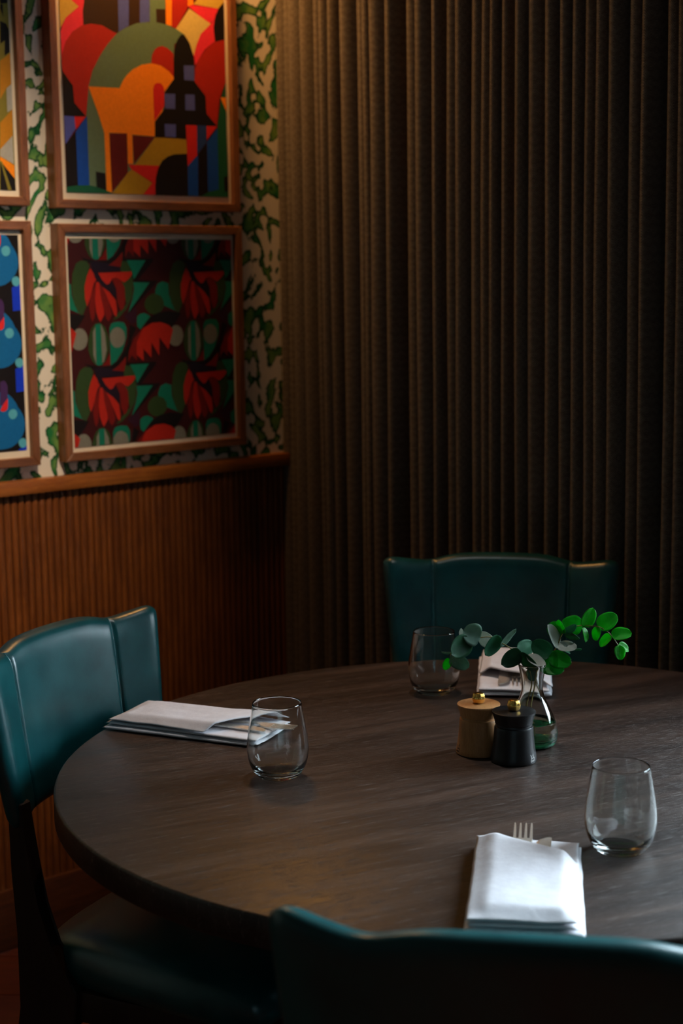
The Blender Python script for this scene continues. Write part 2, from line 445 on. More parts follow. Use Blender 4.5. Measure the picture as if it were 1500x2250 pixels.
spotlight((-2.80, 1.15, CEIL), (-2.30, 2.50, 1.85), 6.5, radians(62), 'added out-of-view black spotlight near the wall, fill light for the curtain', (1.0, 0.80, 0.60))  # added fill, lights the curtain folds from the left
spotlight((-1.88, 1.80, CEIL), (-1.93, 1.78, TABLE_H), 32, radians(44), 'added out-of-view black spotlight above the dining table, fill light for the napkins', (1.0, 0.93, 0.90))  # added fill from overhead, lifts the left and back napkins

def picture_lamp(y, z, reach, energy, label):
    """brass lamp on a wall arm above a frame, shining down the wall"""
    t = thing('picture_lamp', label, 'lamp', (WX, y, z))
    v, f = lathe([(0, 0), (.032, 0), (.034, .004), (.030, .010), (.008, .014), (0, .014)], 28)
    o = from_data('wall_plate', v, f, M['brass'], t, angle=radians(40)); o.rotation_euler = (0, radians(90), 0)
    tube('arm', smooth_path([(.010, 0, 0), (.05, 0, .03), (reach * .6, 0, .05), (reach, 0, .035)], 6), 0.005, M['brass'], t, 10)
    # half-round trough open below
    n, L = 14, 0.15; verts, faces = [], []
    for yy in (-L, L):
        for r in (.030, .027):
            verts += [(reach + r * cos(pi * k / n), yy, .005 + r * sin(pi * k / n)) for k in range(n + 1)]
    m = n + 1
    for k in range(n):
        faces += [(k, k + 1, 2 * m + k + 1, 2 * m + k), (m + k, 3 * m + k, 3 * m + k + 1, m + k + 1), (k, m + k, m + k + 1, k + 1), (2 * m + k, 2 * m + k + 1, 3 * m + k + 1, 3 * m + k)]
    faces += [(0, 2 * m, 3 * m, m), (n, m + n, 3 * m + n, 2 * m + n)]
    from_data('lamp_shade', verts, faces, M['brass'], t, angle=radians(40))
    ld = bpy.data.lights.new('lamp_bulb', 'AREA'); ld.shape = 'RECTANGLE'; ld.size = 0.035; ld.size_y = 2 * L - .02; ld.energy = energy; ld.color = (1.0, 0.47, 0.13)
    lo = bpy.data.objects.new('lamp_bulb', ld); COL.objects.link(lo); lo.parent = t; lo.location = (reach, 0, .003)
    return t
picture_lamp(2.14, 2.42, 0.13, 6.2, 'brass picture lamp on the wall above the horse print')

# ------------------------------------------------------------------ curtain
# front of each fold along the rail, and how deep the cloth turns in behind it
folds = [(-3.004, .02), (-2.9767, .018), (-2.949, .016), (-2.9200, .05), (-2.888, .085, .055), (-2.864, .022), (-2.8427, .018), (-2.8260, .05), (-2.799, .085, .055), (-2.7688, .055), (-2.7200, .020), (-2.6980, .05),
         (-2.6724, .055), (-2.6241, .06), (-2.594, .07, .045), (-2.5637, .05), (-2.5218, .045), (-2.482, .06), (-2.461, .06, .04), (-2.4402, .03), (-2.4086, .07), (-2.3693, .03), (-2.3427, .06), (-2.3124, .045), (-2.2838, .06), (-2.258, .06, .045),
         (-2.2327, .035), (-2.2038, .08), (-2.1508, .05), (-2.1182, .035), (-2.0884, .07), (-2.059, .05), (-2.0266, .06), (-1.9901, .07), (-1.9498, .05), (-1.9146, .06), (-1.889, .07, .05), (-1.863, .05), (-1.8313, .06)]
random.seed(3)
while folds[-1][0] < -1.58: folds.append((folds[-1][0] + random.uniform(0.028, 0.052), random.uniform(0.03, 0.07)))
ridges = [f[0] for f in folds]
val = [ridges[0] - 0.012]
vy = [2.54]
for fa, fb in zip(folds, folds[1:]):
    a, d, b = fa[0], fa[1], fb[0]
    val.append(a + (b - a) * random.uniform(0.50, 0.60)); vy.append(2.508 + min(0.115, d * 1.35))
val.append(ridges[-1] + 0.02); vy.append(2.56)
cols, u = [], 0.0
for i, r in enumerate(ridges):
    yf = 2.506 + random.uniform(-0.008, 0.008) + (folds[i][2] if len(folds[i]) > 2 else 0)
    a, b = val[i], val[i + 1]
    for k in range(18):
        t = -1 + 2 * k / 18; t = math.copysign(abs(sin(t * pi / 2)) ** 0.9, t)
        x = r + (t * (r - a) if t < 0 else t * (b - r))
        yv = vy[i] if t < 0 else vy[i + 1]
        y = yf + (yv - yf) * (1 - sqrt(max(0, 1 - min(1, abs(t)) ** 2.2)))
        if cols: u += sqrt((x - cols[-1][0]) ** 2 + (y - cols[-1][1]) ** 2)
        cols.append((x, y, u, i))
nz = 40; verts = []; faces = []; uvs = []
z_top, z_bot = CEIL - 0.004, 0.012
for x, y, uu, i in cols:
    for j in range(nz):
        fz = j / (nz - 1); z = z_top + (z_bot - z_top) * fz
        dx = 0.008 * noise.noise(Vector((x * 3.0, z * 0.55, 1.7))) + 0.003 * noise.noise(Vector((i * 0.9, z * 1.6, 4.0)))
        dy = 0.006 * noise.noise(Vector((x * 6.0, z * 0.8, 9.2)))
        verts.append((min(max(x + dx, WX + 0.001), -1.48), min(max(y + dy, 2.490), 2.645), z)); uvs.append((uu, z))
nc = len(cols)
for c in range(nc - 1):
    for j in range(nz - 1):
        a = c * nz + j; faces.append((a, a + 1, a + nz + 1, a + nz))
cur = from_data('curtain', verts, faces, M['curtain'], smooth=True)
ul = cur.data.uv_layers.new(name='UVMap')
for lp in cur.data.loops: ul.data[lp.index].uv = uvs[lp.vertex_index]
sm = cur.modifiers.new('cloth', 'SOLIDIFY'); sm.thickness = 0.002; sm.offset = 1
tag(cur, 'floor-length dark brown curtain with woven lozenge pattern in tight folds', 'curtain')

# ------------------------------------------------------------------ framed prints
PRINT_HORSE = [
    ('ye', [(1904,2130),(1935,2134),(1932,2067),(1949,2056),(1916,2030),(1899,2003)]),
    ('pk', [(1965,2137),(1963,2070),(1959,2020),(1944,1985),(1901,1940),(1898,1948),(1900,1995),(1906,2012),(1916,2030),(1933,2043),(1949,2056),(1932,2067),(1935,2134)]),
    ('br', [(1967,2137),(1964,2071),(1959,2048),(1959,2019),(2006,2016),(2050,2010),(2055,2148)]),
    ('bl', [(2052,2147),(2082,2151),(2077,2028),(2050,2012)]),
    ('br', [(2082,2151),(2111,2154),(2107,2037),(2077,2027)]),
    ('bl', [(2111,2154),(2138,2157),(2134,2042),(2107,2036)]),
    ('gr', [(2138,2157),(2181,2162),(2176,2039),(2134,2040)]),
    ('br', [(2152,2071),(2177,2073),(2178,2039),(2152,2039)]),
    ('or', [(2180,2162),(2198,2164),(2195,2038),(2178,2038)]),
    ('rd', [(2198,2164),(2243,2169),(2239,2082),(2206,2034),(2194,2036)]),
    ('or', [(2243,2169),(2259,2171),(2256,2091),(2240,2086)]),
    ('ye', [(2256,2092),(2266,2102),(2268,2172),(2347,2182),(2345,2107),(2327,2089)]),
    ('pk', [(2240,2086),(2256,2090),(2327,2089),(2315,2063),(2300,2052)]),
    ('py', [(2244,2081),(2304,2053),(2283,2030),(2264,2002),(2254,1977),(2247,1988),(2229,2022),(2205,2033)]),
    ('pk', [(2304,2053),(2315,2063),(2312,2041),(2315,2015),(2285,1994),(2257,1957),(2254,1980),(2261,2001),(2275,2028)]),
    ('bk', [(2345,2106),(2331,2091),(2319,2075),(2312,2047),(2315,2015),(2343,2020)]),
    ('rd', [(1901,1934),(1903,1954),(1913,1980),(1931,2002),(1955,2017),(1979,2023),(2007,2022),(2044,2008),(1996,1942),(1967,1886),(1957,1826),(1929,1853),(1926,1889),(1902,1918)]),
    ('rd', [(2343,2021),(2315,2014),(2289,1996),(2265,1969),(2256,1948),(2253,1921),(2284,1890),(2284,1851),(2315,1825),(2324,1887),(2343,1924)]),
    ('gr', [(1950,1663),(1958,1826),(1967,1892),(1978,1924),(1997,1955),(2019,1983),(2044,2008),(2069,2023),(2098,2035),(2127,2040),(2156,2042),(2182,2039),(2207,2032),(2230,2021),(2199,1999),(2192,1913),(2138,1790),(2073,1665)]),
    ('rd', [(2134,1951),(2137,1970),(2145,1983),(2154,1989),(2165,1992),(2178,1989),(2189,1983),(2196,1977),(2195,1924),(2156,1949)]),
    ('or', [(1966,1890),(2047,1892),(2056,1908),(2069,1923),(2084,1935),(2109,1947),(2135,1952),(2160,1949),(2182,1938),(2197,1924),(2167,1891),(2159,1829),(2139,1825),(2138,1792),(2077,1793),(2077,1729),(2063,1729),(2063,1795),(2016,1794),(2018,1665),(2004,1669),(2003,1792),(1990,1831)]),
    ('cr', [(2138,1826),(2137,1895),(2141,1906),(2148,1910),(2158,1910),(2165,1904),(2168,1896),(2166,1859)]),
    ('mr', [(2016,1793),(2063,1795),(2062,1710),(2018,1665)]),
    ('mr', [(2077,1792),(2138,1791),(2079,1729)]),
    ('oc', [(2138,1790),(2225,1791),(2227,1757),(2190,1754),(2152,1728),(2081,1727)]),
    ('cr', [(2064,1727),(2153,1728),(2140,1689),(2127,1690),(2072,1717)]),
    ('oc', [(2072,1717),(2127,1689),(2098,1660),(2019,1663),(2062,1710)]),
    ('cr', [(2127,1689),(2140,1691),(2135,1658),(2098,1659)]),
    ('bk', [(2195,1922),(2196,1964),(2199,1987),(2207,2008),(2215,2018),(2222,2023),(2231,2018),(2242,2004),(2250,1983),(2253,1953),(2253,1920),(2284,1890),(2285,1851),(2315,1824),(2226,1822),(2225,1790),(2165,1793),(2138,1791),(2139,1825),(2166,1854),(2168,1891)]),
    ('bl', [(2224,1954),(2253,1956),(2253,1922),(2224,1922)]),
    ('bl', [(2168,1888),(2197,1889),(2196,1856),(2168,1855)]),
    ('bl', [(2226,1890),(2252,1891),(2252,1856),(2225,1855)]),
    ('bl', [(2166,1821),(2197,1822),(2196,1793),(2166,1793)]),
    ('bk', [(2135,1658),(2135,1680),(2137,1701),(2144,1722),(2156,1739),(2171,1749),(2190,1755),(2226,1758),(2226,1657)]),
    ('cr', [(2225,1822),(2256,1823),(2255,1755),(2227,1730)]),
    ('db', [(2256,1823),(2284,1824),(2283,1785),(2255,1757)]),
    ('cr', [(2284,1823),(2315,1824),(2284,1791)]),
    ('nb', [(2227,1730),(2257,1756),(2255,1659),(2226,1657)]),
    ('bk', [(2258,1757),(2283,1785),(2284,1673),(2255,1659)]),
    ('nb', [(2284,1787),(2315,1820),(2315,1679),(2284,1674)]),
    ('gn', [(2315,1820),(2328,1887),(2342,1924),(2342,1809),(2344,1662),(2255,1659),(2284,1673),(2315,1680)]),
    ('or', [(2326,1890),(2344,1891),(2344,1856)]),
    ('bk', [(2331,1709),(2343,1711),(2344,1677),(2332,1675)]),
    ('bk', [(1898,1920),(1926,1889),(1928,1853),(1956,1826),(1900,1824)]),
    ('bl', [(1901,1824),(1927,1824),(1929,1798),(1902,1764)]),
    ('cr', [(1927,1824),(1956,1825),(1929,1796)]),
    ('nb', [(1957,1825),(1929,1792),(1930,1678),(1959,1679),(1959,1826)]),
    ('bk', [(1902,1764),(1929,1792),(1930,1677),(1901,1674)]),
    ('gn', [(1901,1674),(1930,1678),(1959,1679),(1978,1676),(2004,1668),(2020,1663),(1901,1662)]),
    ('bk', [(1977,1709),(2002,1706),(2003,1669),(1978,1676)]),
]
PRINT_BIRD = [
    ('bk', [(1933,1520),(1953,1519),(1973,1514),(1996,1514),(2024,1530),(2045,1561),(2058,1572),(2048,1536),(2006,1505),(1962,1506)]),
    ('bk', [(1928,1293),(1946,1287),(1963,1282),(1997,1282),(2021,1289),(2046,1326),(2055,1374),(2072,1365),(2053,1334),(2047,1288),(2125,1288),(2118,1281),(2067,1238),(2041,1271),(2000,1272),(1953,1278)]),
    ('pl', [(2039,1394),(2074,1413),(2073,1379),(2059,1374)]),
    ('te', [(2148,1470),(2134,1464),(2127,1450),(2126,1435),(2141,1418),(2189,1399),(2173,1417),(2165,1441),(2164,1465)]),
    ('ol', [(2150,1418),(2149,1410),(2144,1404),(2138,1399),(2131,1396),(2122,1395),(2114,1396),(2107,1399),(2101,1405),(2097,1411),(2096,1419),(2098,1426),(2102,1432),(2108,1437),(2116,1441),(2124,1442),(2132,1440),(2140,1437),(2145,1432),(2149,1425)]),
    ('ol', [(1931,1517),(1918,1510),(1908,1488),(1905,1458),(1908,1428),(1918,1405),(1929,1395),(1938,1411),(1943,1422),(1944,1477),(1953,1505),(1946,1515)]),
    ('ol', [(2034,1517),(2054,1513),(2063,1493),(2067,1468),(2063,1434),(2046,1408),(2025,1390),(2009,1384),(2018,1395),(2047,1420),(2035,1476)]),
    ('te', [(2051,1517),(2103,1517),(2069,1474),(2063,1496)]),
    ('te', [(2067,1468),(2112,1467),(2051,1400),(2064,1431),(2069,1453)]),
    ('bk', [(2103,1517),(2125,1517),(2080,1473),(2134,1471),(2126,1463),(2046,1394),(2051,1400),(2112,1467),(2070,1469),(2069,1474)]),
    ('rd', [(1954,1500),(1945,1483),(1938,1461),(1938,1433),(1943,1416),(1951,1433),(1962,1466),(1971,1477)]),
    ('dr', [(1969,1471),(1953,1438),(1948,1416),(1951,1392),(1955,1382),(1961,1392),(1966,1432),(1976,1466)]),
    ('rd', [(1969,1469),(1964,1432),(1966,1404),(1971,1389),(1976,1381),(1984,1393),(1987,1398),(1983,1432),(1977,1469)]),
    ('dr', [(1976,1469),(1979,1438),(1987,1404),(1992,1388),(1998,1382),(2004,1391),(2007,1398),(1999,1432),(1987,1460)]),
    ('rd', [(1982,1463),(1993,1443),(2005,1415),(2013,1396),(2019,1392),(2021,1406),(2018,1429),(2003,1446),(1994,1457)]),
    ('nv', [(1954,1512),(1966,1515),(2003,1510),(2033,1502),(2033,1493),(1992,1492),(1973,1493),(1978,1481),(1994,1465),(2003,1468),(2008,1473),(2020,1453),(2020,1429),(2008,1443),(1984,1459),(1966,1478)]),
    ('rd', [(1975,1489),(2063,1492),(2064,1485),(2054,1475),(2043,1468),(2025,1476),(2012,1477),(2002,1465),(1995,1464),(1984,1474)]),
    ('dr', [(2010,1477),(2022,1479),(2033,1474),(2043,1457),(2044,1431),(2039,1411),(2031,1404),(2023,1423),(2021,1454)]),
    ('ol', [(1997,1332),(1995,1317),(1990,1304),(1984,1294),(1976,1287),(1967,1285),(1959,1288),(1951,1295),(1946,1306),(1942,1319),(1942,1334),(1944,1348),(1948,1361),(1954,1371),(1962,1378),(1971,1380),(1979,1377),(1987,1370),(1992,1360),(1996,1346)]),
    ('gy', [(1955,1360),(1963,1374),(1977,1376),(1987,1356),(1990,1319),(1982,1294),(1971,1285),(1961,1288),(1954,1309)]),
    ('te', [(1962,1376),(1976,1378),(1977,1287),(1968,1285),(1961,1288)]),
    ('te', [(1999,1367),(2004,1377),(2012,1380),(2023,1381),(2038,1379),(2045,1367),(2044,1346),(2032,1315),(2014,1293),(1999,1284)]),
    ('gy', [(2040,1345),(2039,1338),(2036,1332),(2031,1327),(2025,1324),(2019,1323),(2012,1324),(2007,1328),(2003,1333),(2000,1340),(1999,1347),(2000,1354),(2004,1360),(2008,1365),(2014,1368),(2021,1369),(2027,1367),(2032,1364),(2037,1359),(2039,1352)]),
    ('gy', [(1941,1344),(1939,1337),(1936,1330),(1931,1325),(1925,1322),(1918,1321),(1911,1322),(1905,1326),(1901,1331),(1898,1338),(1897,1346),(1899,1353),(1902,1360),(1907,1365),(1913,1368),(1920,1369),(1927,1368),(1933,1364),(1937,1359),(1940,1352)]),
    ('dr', [(1975,1284),(1987,1294),(1998,1312),(1999,1285)]),
    ('dr', [(2002,1273),(2021,1284),(2041,1303),(2040,1289),(2034,1269)]),
    ('dr', [(2046,1290),(2049,1314),(2064,1342),(2090,1366),(2087,1291),(2070,1309),(2070,1292),(2056,1305)]),
    ('rd', [(2070,1305),(2071,1333),(2089,1364),(2115,1376),(2139,1377),(2161,1370),(2173,1359),(2158,1314),(2134,1343),(2132,1301),(2111,1332),(2110,1297),(2089,1318),(2088,1291)]),
    ('bk', [(2095,1376),(2108,1388),(2130,1398),(2158,1402),(2198,1397),(2186,1382),(2169,1363),(2157,1373),(2139,1378),(2116,1377)]),
    ('te', [(2073,1379),(2074,1391),(2082,1397),(2094,1399),(2108,1393),(2110,1390),(2095,1376),(2082,1362),(2074,1369)]),
]
PRINT_OLIVE = [
    ('ol2', [(1759,2090),(1782,2092),(1774,1941),(1751,1935)]),
    ('bk', [(1758,2053),(1776,2055),(1775,2045),(1758,2042)]),
    ('bk', [(1758,2041),(1764,2042),(1764,2016),(1757,2033)]),
    ('bk', [(1756,2008),(1770,2003),(1776,1992),(1778,1978),(1777,1947),(1763,1938),(1765,1969),(1754,1961)]),
    ('go', [(1777,1945),(1776,1877),(1748,1848),(1752,1927)]),
    ('ol2', [(1764,1872),(1764,1823),(1746,1801),(1748,1849)]),
    ('gw', [(1764,1872),(1777,1882),(1776,1830),(1764,1823)]),
    ('go', [(1776,1830),(1774,1776),(1743,1745),(1746,1801)]),
    ('gw', [(1774,1776),(1774,1717),(1742,1733),(1743,1746)]),
    ('or', [(1742,1732),(1775,1715),(1775,1686),(1742,1723)]),
    ('bk', [(1742,1723),(1775,1687),(1776,1662),(1739,1661)]),
    ('ol2', [(1742,1723),(1746,1721),(1766,1664),(1758,1662)]),
]
PRINT_BLUE = [
    ('sb', [(1775,1340),(1773,1328),(1768,1317),(1761,1308),(1752,1300),(1741,1294),(1730,1291),(1717,1290),(1705,1292),(1694,1296),(1684,1303),(1676,1311),(1671,1321),(1667,1332),(1666,1343),(1668,1355),(1673,1365),(1680,1375),(1689,1383),(1699,1388),(1711,1392),(1723,1393),(1735,1391),(1746,1387),(1756,1381),(1764,1372),(1770,1362),(1774,1351)]),
    ('bb', [(1757,1460),(1778,1468),(1778,1412),(1757,1410)]),
    ('sb', [(1764,1350),(1762,1336),(1757,1323),(1750,1312),(1742,1302),(1731,1295),(1720,1291),(1709,1290),(1698,1292),(1687,1297),(1678,1305),(1670,1315),(1665,1327),(1662,1340),(1661,1354),(1663,1367),(1668,1380),(1674,1391),(1683,1401),(1693,1408),(1704,1412),(1715,1413),(1726,1411),(1737,1407),(1746,1399),(1754,1389),(1760,1377),(1763,1364)]),
    ('pu', [(1719,1434),(1728,1437),(1733,1432),(1736,1424),(1735,1398),(1725,1384),(1716,1384)]),
    ('cr', [(1716,1374),(1722,1384),(1735,1399),(1735,1384),(1733,1375),(1727,1371),(1720,1371)]),
    ('tc', [(1757,1364),(1756,1360),(1753,1356),(1750,1354),(1746,1353),(1741,1354),(1738,1357),(1736,1360),(1735,1364),(1736,1369),(1739,1372),(1742,1374),(1747,1375),(1751,1374),(1754,1372),(1756,1368)]),
    ('tc', [(1777,1300),(1776,1296),(1774,1293),(1770,1290),(1766,1290),(1763,1291),(1760,1293),(1758,1297),(1757,1301),(1758,1305),(1760,1308),(1764,1310),(1768,1311),(1771,1310),(1774,1308),(1776,1304)]),
]

INK = dict(ye=(205, 170, 70), py=(216, 192, 112), pk=(232, 48, 72), br=(52, 30, 16), bl=(78, 88, 172), gr=(98, 124, 98), rd=(176, 34, 20),
           bk=(16, 10, 12), cr=(212, 34, 34), mr=(98, 18, 15), oc=(172, 138, 26), db=(34, 62, 126), nb=(14, 74, 170), gn=(18, 88, 60),
           te=(8, 112, 90), ol=(44, 68, 34), dr=(116, 18, 15), nv=(27, 16, 34), gy=(120, 120, 110), pl=(48, 16, 38), ol2=(126, 116, 42),
           go=(186, 122, 20), gw=(168, 164, 154), sb=(8, 98, 156), bb=(10, 52, 200), pu=(64, 36, 86), tc=(84, 168, 188))
INK['or'] = (244, 138, 14); INK['mb'] = (58, 12, 16)
INKM = {}
def ink(c):
    if c not in INKM: INKM[c] = plain('ink_' + c, srgb(*INK[c]), 0.65, 0.25, nscale=160, var=0.06)
    return INKM[c]
def clip_rect(poly, r):
    for n, c, less in (((1, 0), r[0], False), ((1, 0), r[1], True), ((0, 1), r[2], False), ((0, 1), r[3], True)):
        poly = clip_half(poly, n, c, less)
        if len(poly) < 3: return []
    return poly
PX = -3.000
def framed_print(label, outer, face, prect, ground, layers):
    """outer and prect are (y0, y1, z0, z1) in metres; layers are ink shapes in millimetres on the wall"""
    y0, y1, z0, z1 = outer; yc, zc = (y0 + y1) / 2, z0
    t = thing('framed_print', label, 'picture', (WX, yc, zc))
    L = lambda y, z: (y - yc, z - zc)
    d0, d1 = 0.001, 0.032
    i0, i1, j0, j1 = y0 + face, y1 - face, z0 + face, z1 - face
    quads = [('h', [(y0, z0), (y1, z0), (i1, j0), (i0, j0)]), ('h', [(y0, z1), (y1, z1), (i1, j1), (i0, j1)]),
             ('v', [(y0, z0), (y0, z1), (i0, j1), (i0, j0)]), ('v', [(y1, z0), (y1, z1), (i1, j1), (i1, j0)])]
    for kind, q in quads:
        p = [L(*c) for c in q]
        bm = bmesh.new(); a = [bm.verts.new((d0, y, z)) for y, z in p]; b = [bm.verts.new((d1, y, z)) for y, z in p]
        bm.faces.new(a); bm.faces.new(b)
        for i in range(4): bm.faces.new((a[i], a[(i + 1) % 4], b[(i + 1) % 4], b[i]))
        bmesh.ops.bevel(bm, geom=[e for e in bm.edges if all(abs(v.co.x - d1) < 1e-5 for v in e.verts)], offset=0.0012, segments=1, affect='EDGES')
        from_bm('frame_rail', bm, M['frame_' + kind], t)
    p = [L(*c) for c in ((i0, j0), (i1, j0), (i1, j1), (i0, j1))]
    vs = [(PX - WX - 0.001, y, z) for y, z in p] + [(0.004, y, z) for y, z in p]
    from_data('mount_board', vs, [(0, 1, 2, 3), (7, 6, 5, 4)] + [(i, i + 4, (i + 1) % 4 + 4, (i + 1) % 4) for i in range(4)], M['mat'], t)
    # the print: flat ink shapes laid one over another
    r = [c * 1000 for c in prect]
    shapes = [(ground, [(r[0], r[2]), (r[1], r[2]), (r[1], r[3]), (r[0], r[3])], 0)] + [(c, poly, k + 1) for k, c, poly in layers]
    keys = []; verts, faces, mi = [], [], []
    for c, poly, k in shapes:
        poly = clip_rect(poly, r)
        if len(poly) < 3: continue
        if c not in keys: keys.append(c)
        b = len(verts); verts += [(PX - WX + 0.00004 * k, *L(y / 1000, z / 1000)) for y, z in poly]
        faces.append(tuple(range(b, b + len(poly)))); mi.append(keys.index(c))
    o = from_data('art_print', verts, faces, [ink(c) for c in keys], t)
    for pl_, m in zip(o.data.polygons, mi): pl_.material_index = m
    return t

framed_print('framed print of an orange horse among arches and a black tower', (1.8665, 2.3715, 1.6285, 2.172), 0.0188, (1.901, 2.343, 1.6625, 2.136), 'mr',
             [(k, c, p) for k, (c, p) in enumerate(PRINT_HORSE)])
bird = []
for i in range(-2, 2):
    for j in range(-1, 3):
        for k, (c, p) in enumerate(PRINT_BIRD): bird.append((k, c, [(y + 261 * i, z - 233 * j) for y, z in p]))
framed_print('framed print of repeating red flowers and teal leaves on maroon', (1.868, 2.3735, 1.078, 1.5955), 0.0188, (1.8975, 2.348, 1.107, 1.5645), 'mb', bird)
blue = []
for i in range(-4, 1):
    for j in range(-3, 4):
        for k, (c, p) in enumerate(PRINT_BLUE): blue.append((k, c, [(y + 128 * i, z - 172.5 * j) for y, z in p]))
framed_print('framed print of blue discs and pale dots on black', (1.298, 1.8035, 1.078, 1.5995), 0.0188, (1.325, 1.7765, 1.112, 1.5705), 'bk', blue)
olive = []
ax = 1741.0                                    # the strip mirrors itself across the sheet
for i in range(6):
    for k, (c, p) in enumerate(PRINT_OLIVE):
        q = [(y - 76 * i if i % 2 == 0 else 2 * ax - 38 + 0 - y - 76 * (i - 1), z) for y, z in p]
        olive.append((k, c, q))
framed_print('framed print of gold, olive and black angular bands', (1.298, 1.8035, 1.631, 2.172), 0.0188, (1.325, 1.7765, 1.6625, 2.136), 'ol2', olive)

# ------------------------------------------------------------------ table
TC = Vector((-1.5501, 1.7020)); TR = 0.6581; TZ = 0.75
tab = thing('dining_table', 'round dark-stained oak dining table with one central pedestal', 'table', (TC.x, TC.y, 0), radians(74))
v, f = lathe([(0, TZ), (TR - .004, TZ), (TR - .0012, TZ - .0012), (TR, TZ - .004), (TR, TZ - .037), (TR - .003, TZ - .041), (0, TZ - .041)], 160)
from_data('tabletop', v, f, M['table'], tab, angle=radians(50))
v, f = lathe([(0, TZ - .0415), (.26, TZ - .0415), (.26, TZ - .052), (.07, TZ - .06), (.055, TZ - .10), (.05, .10), (.075, .045), (0, .045)], 48)
from_data('pedestal', v, f, M['black_metal'], tab, angle=radians(35))
v, f = lathe([(0, .045), (.10, .045), (.30, .022), (.315, .012), (.315, 0), (0, 0)], 64)
from_data('foot', v, f, M['black_metal'], tab, angle=radians(35))

# ------------------------------------------------------------------ chairs (local: +Y faces the table, origin on the floor below the seat)
def back_pt(s, t, side):
    """s -1..1 across, t 0..1 upwards, side +1 front face, -1 rear face"""
    a = abs(s)
    half = 0.204 + 0.030 * t ** 0.8
    zt = 0.906 + 0.011 * (1 - a * a) - 0.009 * math.exp(-((a - .62) / .16) ** 2) + 0.006 * math.exp(-((a - .95) / .10) ** 2) - 0.008 * a ** 40
    zb = 0.652
    z = zb + (zt - zb) * t
    y = -0.256 - 0.028 * t + 0.058 * a ** 2.3
    th = 0.021 * (max(0, 1 - a ** 30) ** 0.5) * (max(0, 1 - abs(2 * t - 1) ** 18) ** 0.5)
    if side > 0:
        sl = 0.60 + 0.05 * (1 - t)
        th *= 1 + 0.22 * (1 - (a / sl) ** 2 if a < sl else 0.35 * (1 - ((a - (1 + sl) / 2) / ((1 - sl) / 2)) ** 2))
        th -= 0.0045 * math.exp(-((a - sl) / 0.016) ** 2) * (1 if 0.02 < t < 0.995 else 0)
    else: th *= 0.65
    # normal of the curved plan
    dy = 0.058 * 2.3 * a ** 1.3 * (1 if s > 0 else -1) / half
    n = Vector((-dy, 1, 0)).normalized()
    return Vector((half * s, y, z)) + n * th * side

def backrest(parent):
    S = sorted(set([round(x, 4) for x in [-1 + 2 * i / 44 for i in range(45)] + [sg * q for sg in (-1, 1) for q in (.56, .575, .59, .6, .61, .62, .63, .64, .65, .665, .68, .93, .95, .965, .98, .99, .996)]]))
    T = sorted(set([i / 22 for i in range(23)] + [.004, .012, .025, .975, .988, .996]))
    ns, nt = len(S), len(T); verts = []; faces = []; idx = {}
    for sd in (1, -1):
        for i, s in enumerate(S):
            for j, t in enumerate(T):
                edge = i in (0, ns - 1) or j in (0, nt - 1)
                if edge and sd == -1: idx[(sd, i, j)] = idx[(1, i, j)]
                else: idx[(sd, i, j)] = len(verts); verts.append(back_pt(s, t, sd))
    for sd in (1, -1):
        for i in range(ns - 1):
            for j in range(nt - 1):
                q = [idx[(sd, i, j)], idx[(sd, i + 1, j)], idx[(sd, i + 1, j + 1)], idx[(sd, i, j + 1)]]
                faces.append(q if sd < 0 else q[::-1])
    o = from_data('backrest', verts, faces, M['leather'], parent, smooth=True)
    for sg in (-1, 1):
        path = [back_pt(sg * (0.60 + 0.05 * (1 - t)), t, 1) for t in [0.03 + 0.965 * i / 30 for i in range(31)]]
        tube('seam', path, 0.0006, M['stitch'], o, 5)
    return o

def rounded_slab(name, w, d, z0, z1, mat, parent, e=5.0, crown=0.012, cy=0.0, taper=0.0):
    N = 26; verts, faces, idx = [], [], {}
    g = [-1 + 2 * i / N for i in range(N + 1)]
    g = [math.copysign(abs(x) ** 0.7, x) for x in g]
    for sd in (1, -1):
        for i, a in enumerate(g):
            for j, b in enumerate(g):
                edge = i in (0, N) or j in (0, N)
                if edge and sd < 0: idx[(sd, i, j)] = idx[(1, i, j)]; continue
                # squircle outline
                x, y = a * sqrt(1 - 0.22 * b * b * a * a), b * sqrt(1 - 0.22 * a * a * b * b)
                hgt = (max(0, 1 - abs(a) ** 9) * max(0, 1 - abs(b) ** 9)) ** 0.5
                zm = (z0 + z1) / 2; hz = (z1 - z0) / 2
                z = zm + sd * hz * hgt + (crown * (1 - a * a) * (1 - b * b) if sd > 0 else 0)
                idx[(sd, i, j)] = len(verts); verts.append((x * (w / 2 - taper * (1 - b) / 2), cy + y * d / 2, z))
    for sd in (1, -1):
        for i in range(N):
            for j in range(N):
                q = [idx[(sd, i, j)], idx[(sd, i + 1, j)], idx[(sd, i + 1, j + 1)], idx[(sd, i, j + 1)]]
                faces.append(q if sd > 0 else q[::-1])
    return from_data(name, verts, faces, mat, parent, smooth=True)

